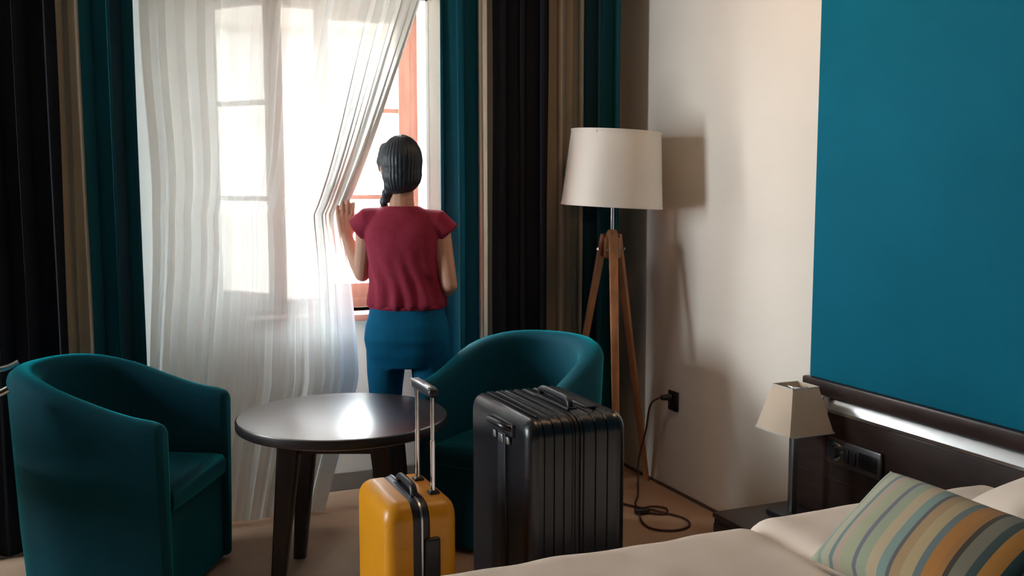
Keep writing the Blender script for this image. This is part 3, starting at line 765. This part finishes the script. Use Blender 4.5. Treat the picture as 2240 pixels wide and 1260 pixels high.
ellipsoid(bm, hc_ + HR @ Vector((.046, .012, .014)), (.040, .058, .072), HR, 20, 12)
ellipsoid(bm, hc_ + HR @ Vector((0, .030, .066)), (.060, .060, .040), HR, 20, 12)
br = [sb(-.058, -.026, 1.425), sb(-.070, -.024, 1.392), sb(-.080, -.010, 1.360), sb(-.096, .025, 1.325), sb(-.098, .060, 1.290), sb(-.098, .090, 1.245), sb(-.096, .104, 1.20)]
for k, p in ((q/2, p_) for q, p_ in enumerate(smooth_path(br, 2))):
    ellipsoid(bm, p + sb(.004 * (-1)**int(k*2), 0, 0), (.021 - .0012*k, .020 - .0012*k, .024), None, 12, 8)
me = remeshed(bm, .0042, 3, .4)
for v in me.vertices:                                   # strands
    d_ = v.co - hc_; a_ = math.atan2(d_.x, d_.y); v.co += d_.normalized() * (.0016*math.sin(a_*46 + 5*d_.z) + .0012*noise.noise(v.co*60))
hair = mobj('hair', me, M['hair'], person)
bm = bmesh.new()
tq = br[-1] + sb(0, .002, -.018); lathe(bm, [(.012, -.006), (.0135, 0), (.012, .006)], 14, tq); obj('hair_tie', bm, M['black_rubber'], hair)
# blouse
bm = bmesh.new()
loft(bm, torso_rings([(.905, .002, .002, .152, .112), (.925, .002, .002, .166, .124), (.96, .001, .002, .164, .122), (1.02, -.002, .001, .152, .113), (1.09, -.006, .0, .150, .110), (1.17, -.010, 0, .158, .112), (1.23, -.014, -.005, .160, .100), (1.275, -.016, -.008, .142, .083), (1.305, -.016, -.008, .104, .072), (1.325, -.018, -.006, .074, .062)], 36))
for p_ in ([sb(-.09, -.004, 1.262), sb(-.155, .002, 1.258), sb(-.200, .010, 1.222)], [sb(.06, -.004, 1.256), sb(.124, -.004, 1.250), sb(.172, -.008, 1.206)]):
    tube(bm, p_, [.060, .064, .058], 20)
me = remeshed(bm, .006, 5, .5)
for v in me.vertices:
    a_ = math.atan2(v.co.y, v.co.x); lo_ = max(0, min(1, (1.16 - v.co.z) / .2))
    n_ = Vector((v.co.x, v.co.y, 0)); n_ = n_.normalized() if n_.length > .02 else Vector()
    w_ = .0045*lo_*math.sin(a_*13 + 9*v.co.z + 2*math.sin(v.co.z*18)) + .006*noise.noise(Vector((a_*2.2, v.co.z*9, 1)))*lo_ + .004*noise.noise(v.co*16)
    if abs(v.co.x) < .165: v.co += n_ * w_
sh_o = mobj('blouse', me, M['shirt'], person)
bm = bmesh.new()
rr = torso_rings([(.902, .002, .002, .150, .110), (.912, .002, .002, .160, .119), (.926, .002, .002, .158, .117)], 36); loft(bm, rr, True, False); obj('hem', bm, M['shirt'], sh_o)
# trousers
bm = bmesh.new()
loft(bm, torso_rings([(.66, 0, 0, .150, .082), (.72, 0, -.008, .168, .100), (.78, 0, -.014, .176, .112), (.84, 0, -.010, .170, .114), (.90, 0, 0, .155, .112), (.95, 0, 0, .148, .106), (.965, 0, 0, .146, .104)], 32))
for hp, kn, an in legs:
    chain(bm, [hp + sb(0, 0, -.06), hp.lerp(kn, .55), kn, kn.lerp(an, .35), an + sb(0, 0, .03)], [.086, .078, .062, .060, .052], 18)
me = remeshed(bm, .0065, 5, .5)
for v in me.vertices:
    v.co += Vector((1, 1, 0)) * .003 * noise.noise(v.co*11) + Vector((0, -1, 0)) * .004*noise.noise(Vector((v.co.x*8, v.co.z*26, 5)))*max(0, (.7 - abs(v.co.z - .5)))
tr = mobj('trousers', me, M['trousers'], person)
for hp, kn, an in legs:
    bm = bmesh.new()
    chain(bm, [an + sb(0, -.03, -.040), an + sb(0, .07, -.048), an + sb(0, .15, -.055)], [.038, .036, .024], 14)
    for v in bm.verts: v.co.z = max(v.co.z, .002)
    obj('shoe', bm, M['shoe'], person)

# ------------------------------------------------------------------ desk chair whose arms reach into view
t = thing('desk_chair', 'black desk chair with chrome armrests beside the tub armchair', 'chair', (-.60, 3.70, 0), 0)
obj('seat', bx((-.24, -.23, .43), (.22, .23, .50), .025, 3), M['leather'], t)
obj('backrest', bx((-.30, -.22, .55), (-.25, .22, .95), .022, 3), M['leather'], t)
for y, ex in ((-.20, .365), (.30, .365)):
    bm = bmesh.new()
    tube(bm, smooth_path([(-.24, y, .46), (-.23, y, .62), (-.18, y, .735), (-.02, y, .752), (.20, y, .752), (ex - .05, y, .755), (ex, y + (.02 if y > 0 else 0), .772)], 8), .0125, 12)
    a_ = obj('armrest', bm, M['chrome'], t)
    bm = bx((-.16, y - .022, .765), (.24, y + .022, .790), .009, 3); obj('arm_pad', bm, M['leather'], a_)
    bm = bmesh.new(); tube(bm, [(-.24, y, .46), (-.20, .2 if y > 0 else -.2, .445)], .011, 10); obj('arm_bracket', bm, M['chrome'], t)
bm = bmesh.new(); tube(bm, [(-.02, 0, .10), (-.02, 0, .43)], .025, 16); obj('column', bm, M['chrome'], t)
bm = bmesh.new(); tube(bm, [(-.24, 0, .46), (-.30, 0, .50), (-.29, 0, .62)], .018, 10); obj('back_support', bm, M['black_plastic'], t)
for k in range(5):
    a_ = 2*PI*k/5 + .3; e = Vector((-.02 + .25*math.cos(a_), .25*math.sin(a_), .065))
    bm = bmesh.new(); tube(bm, [(-.02, 0, .10), e], [.022, .014], 10); l_ = obj('leg', bm, M['black_plastic'], t)
    bm = bmesh.new(); p_ = Vector((math.sin(a_), -math.cos(a_), 0)) * .012; q_ = Vector((e.x, e.y, .027)); tube(bm, [q_ - p_, q_ + p_], .027, 16); obj('caster', bm, M['black_rubber'], l_)

# ------------------------------------------------------------------ ceiling lamp (the room's own warm light)
t = thing('ceiling_lamp', 'round flush ceiling lamp giving a warm light', 'lamp', (1.75, 2.75, ZC))
bm = bmesh.new(); lathe(bm, [(.21, -.03), (.22, -.02), (.22, 0)], 40); obj('rim', bm, M['steel'], t)
bm = bmesh.new(); lathe(bm, [(.03, -.085), (.10, -.078), (.16, -.06), (.20, -.03)], 40); obj('diffuser', bm, M['lamp_on'], t)
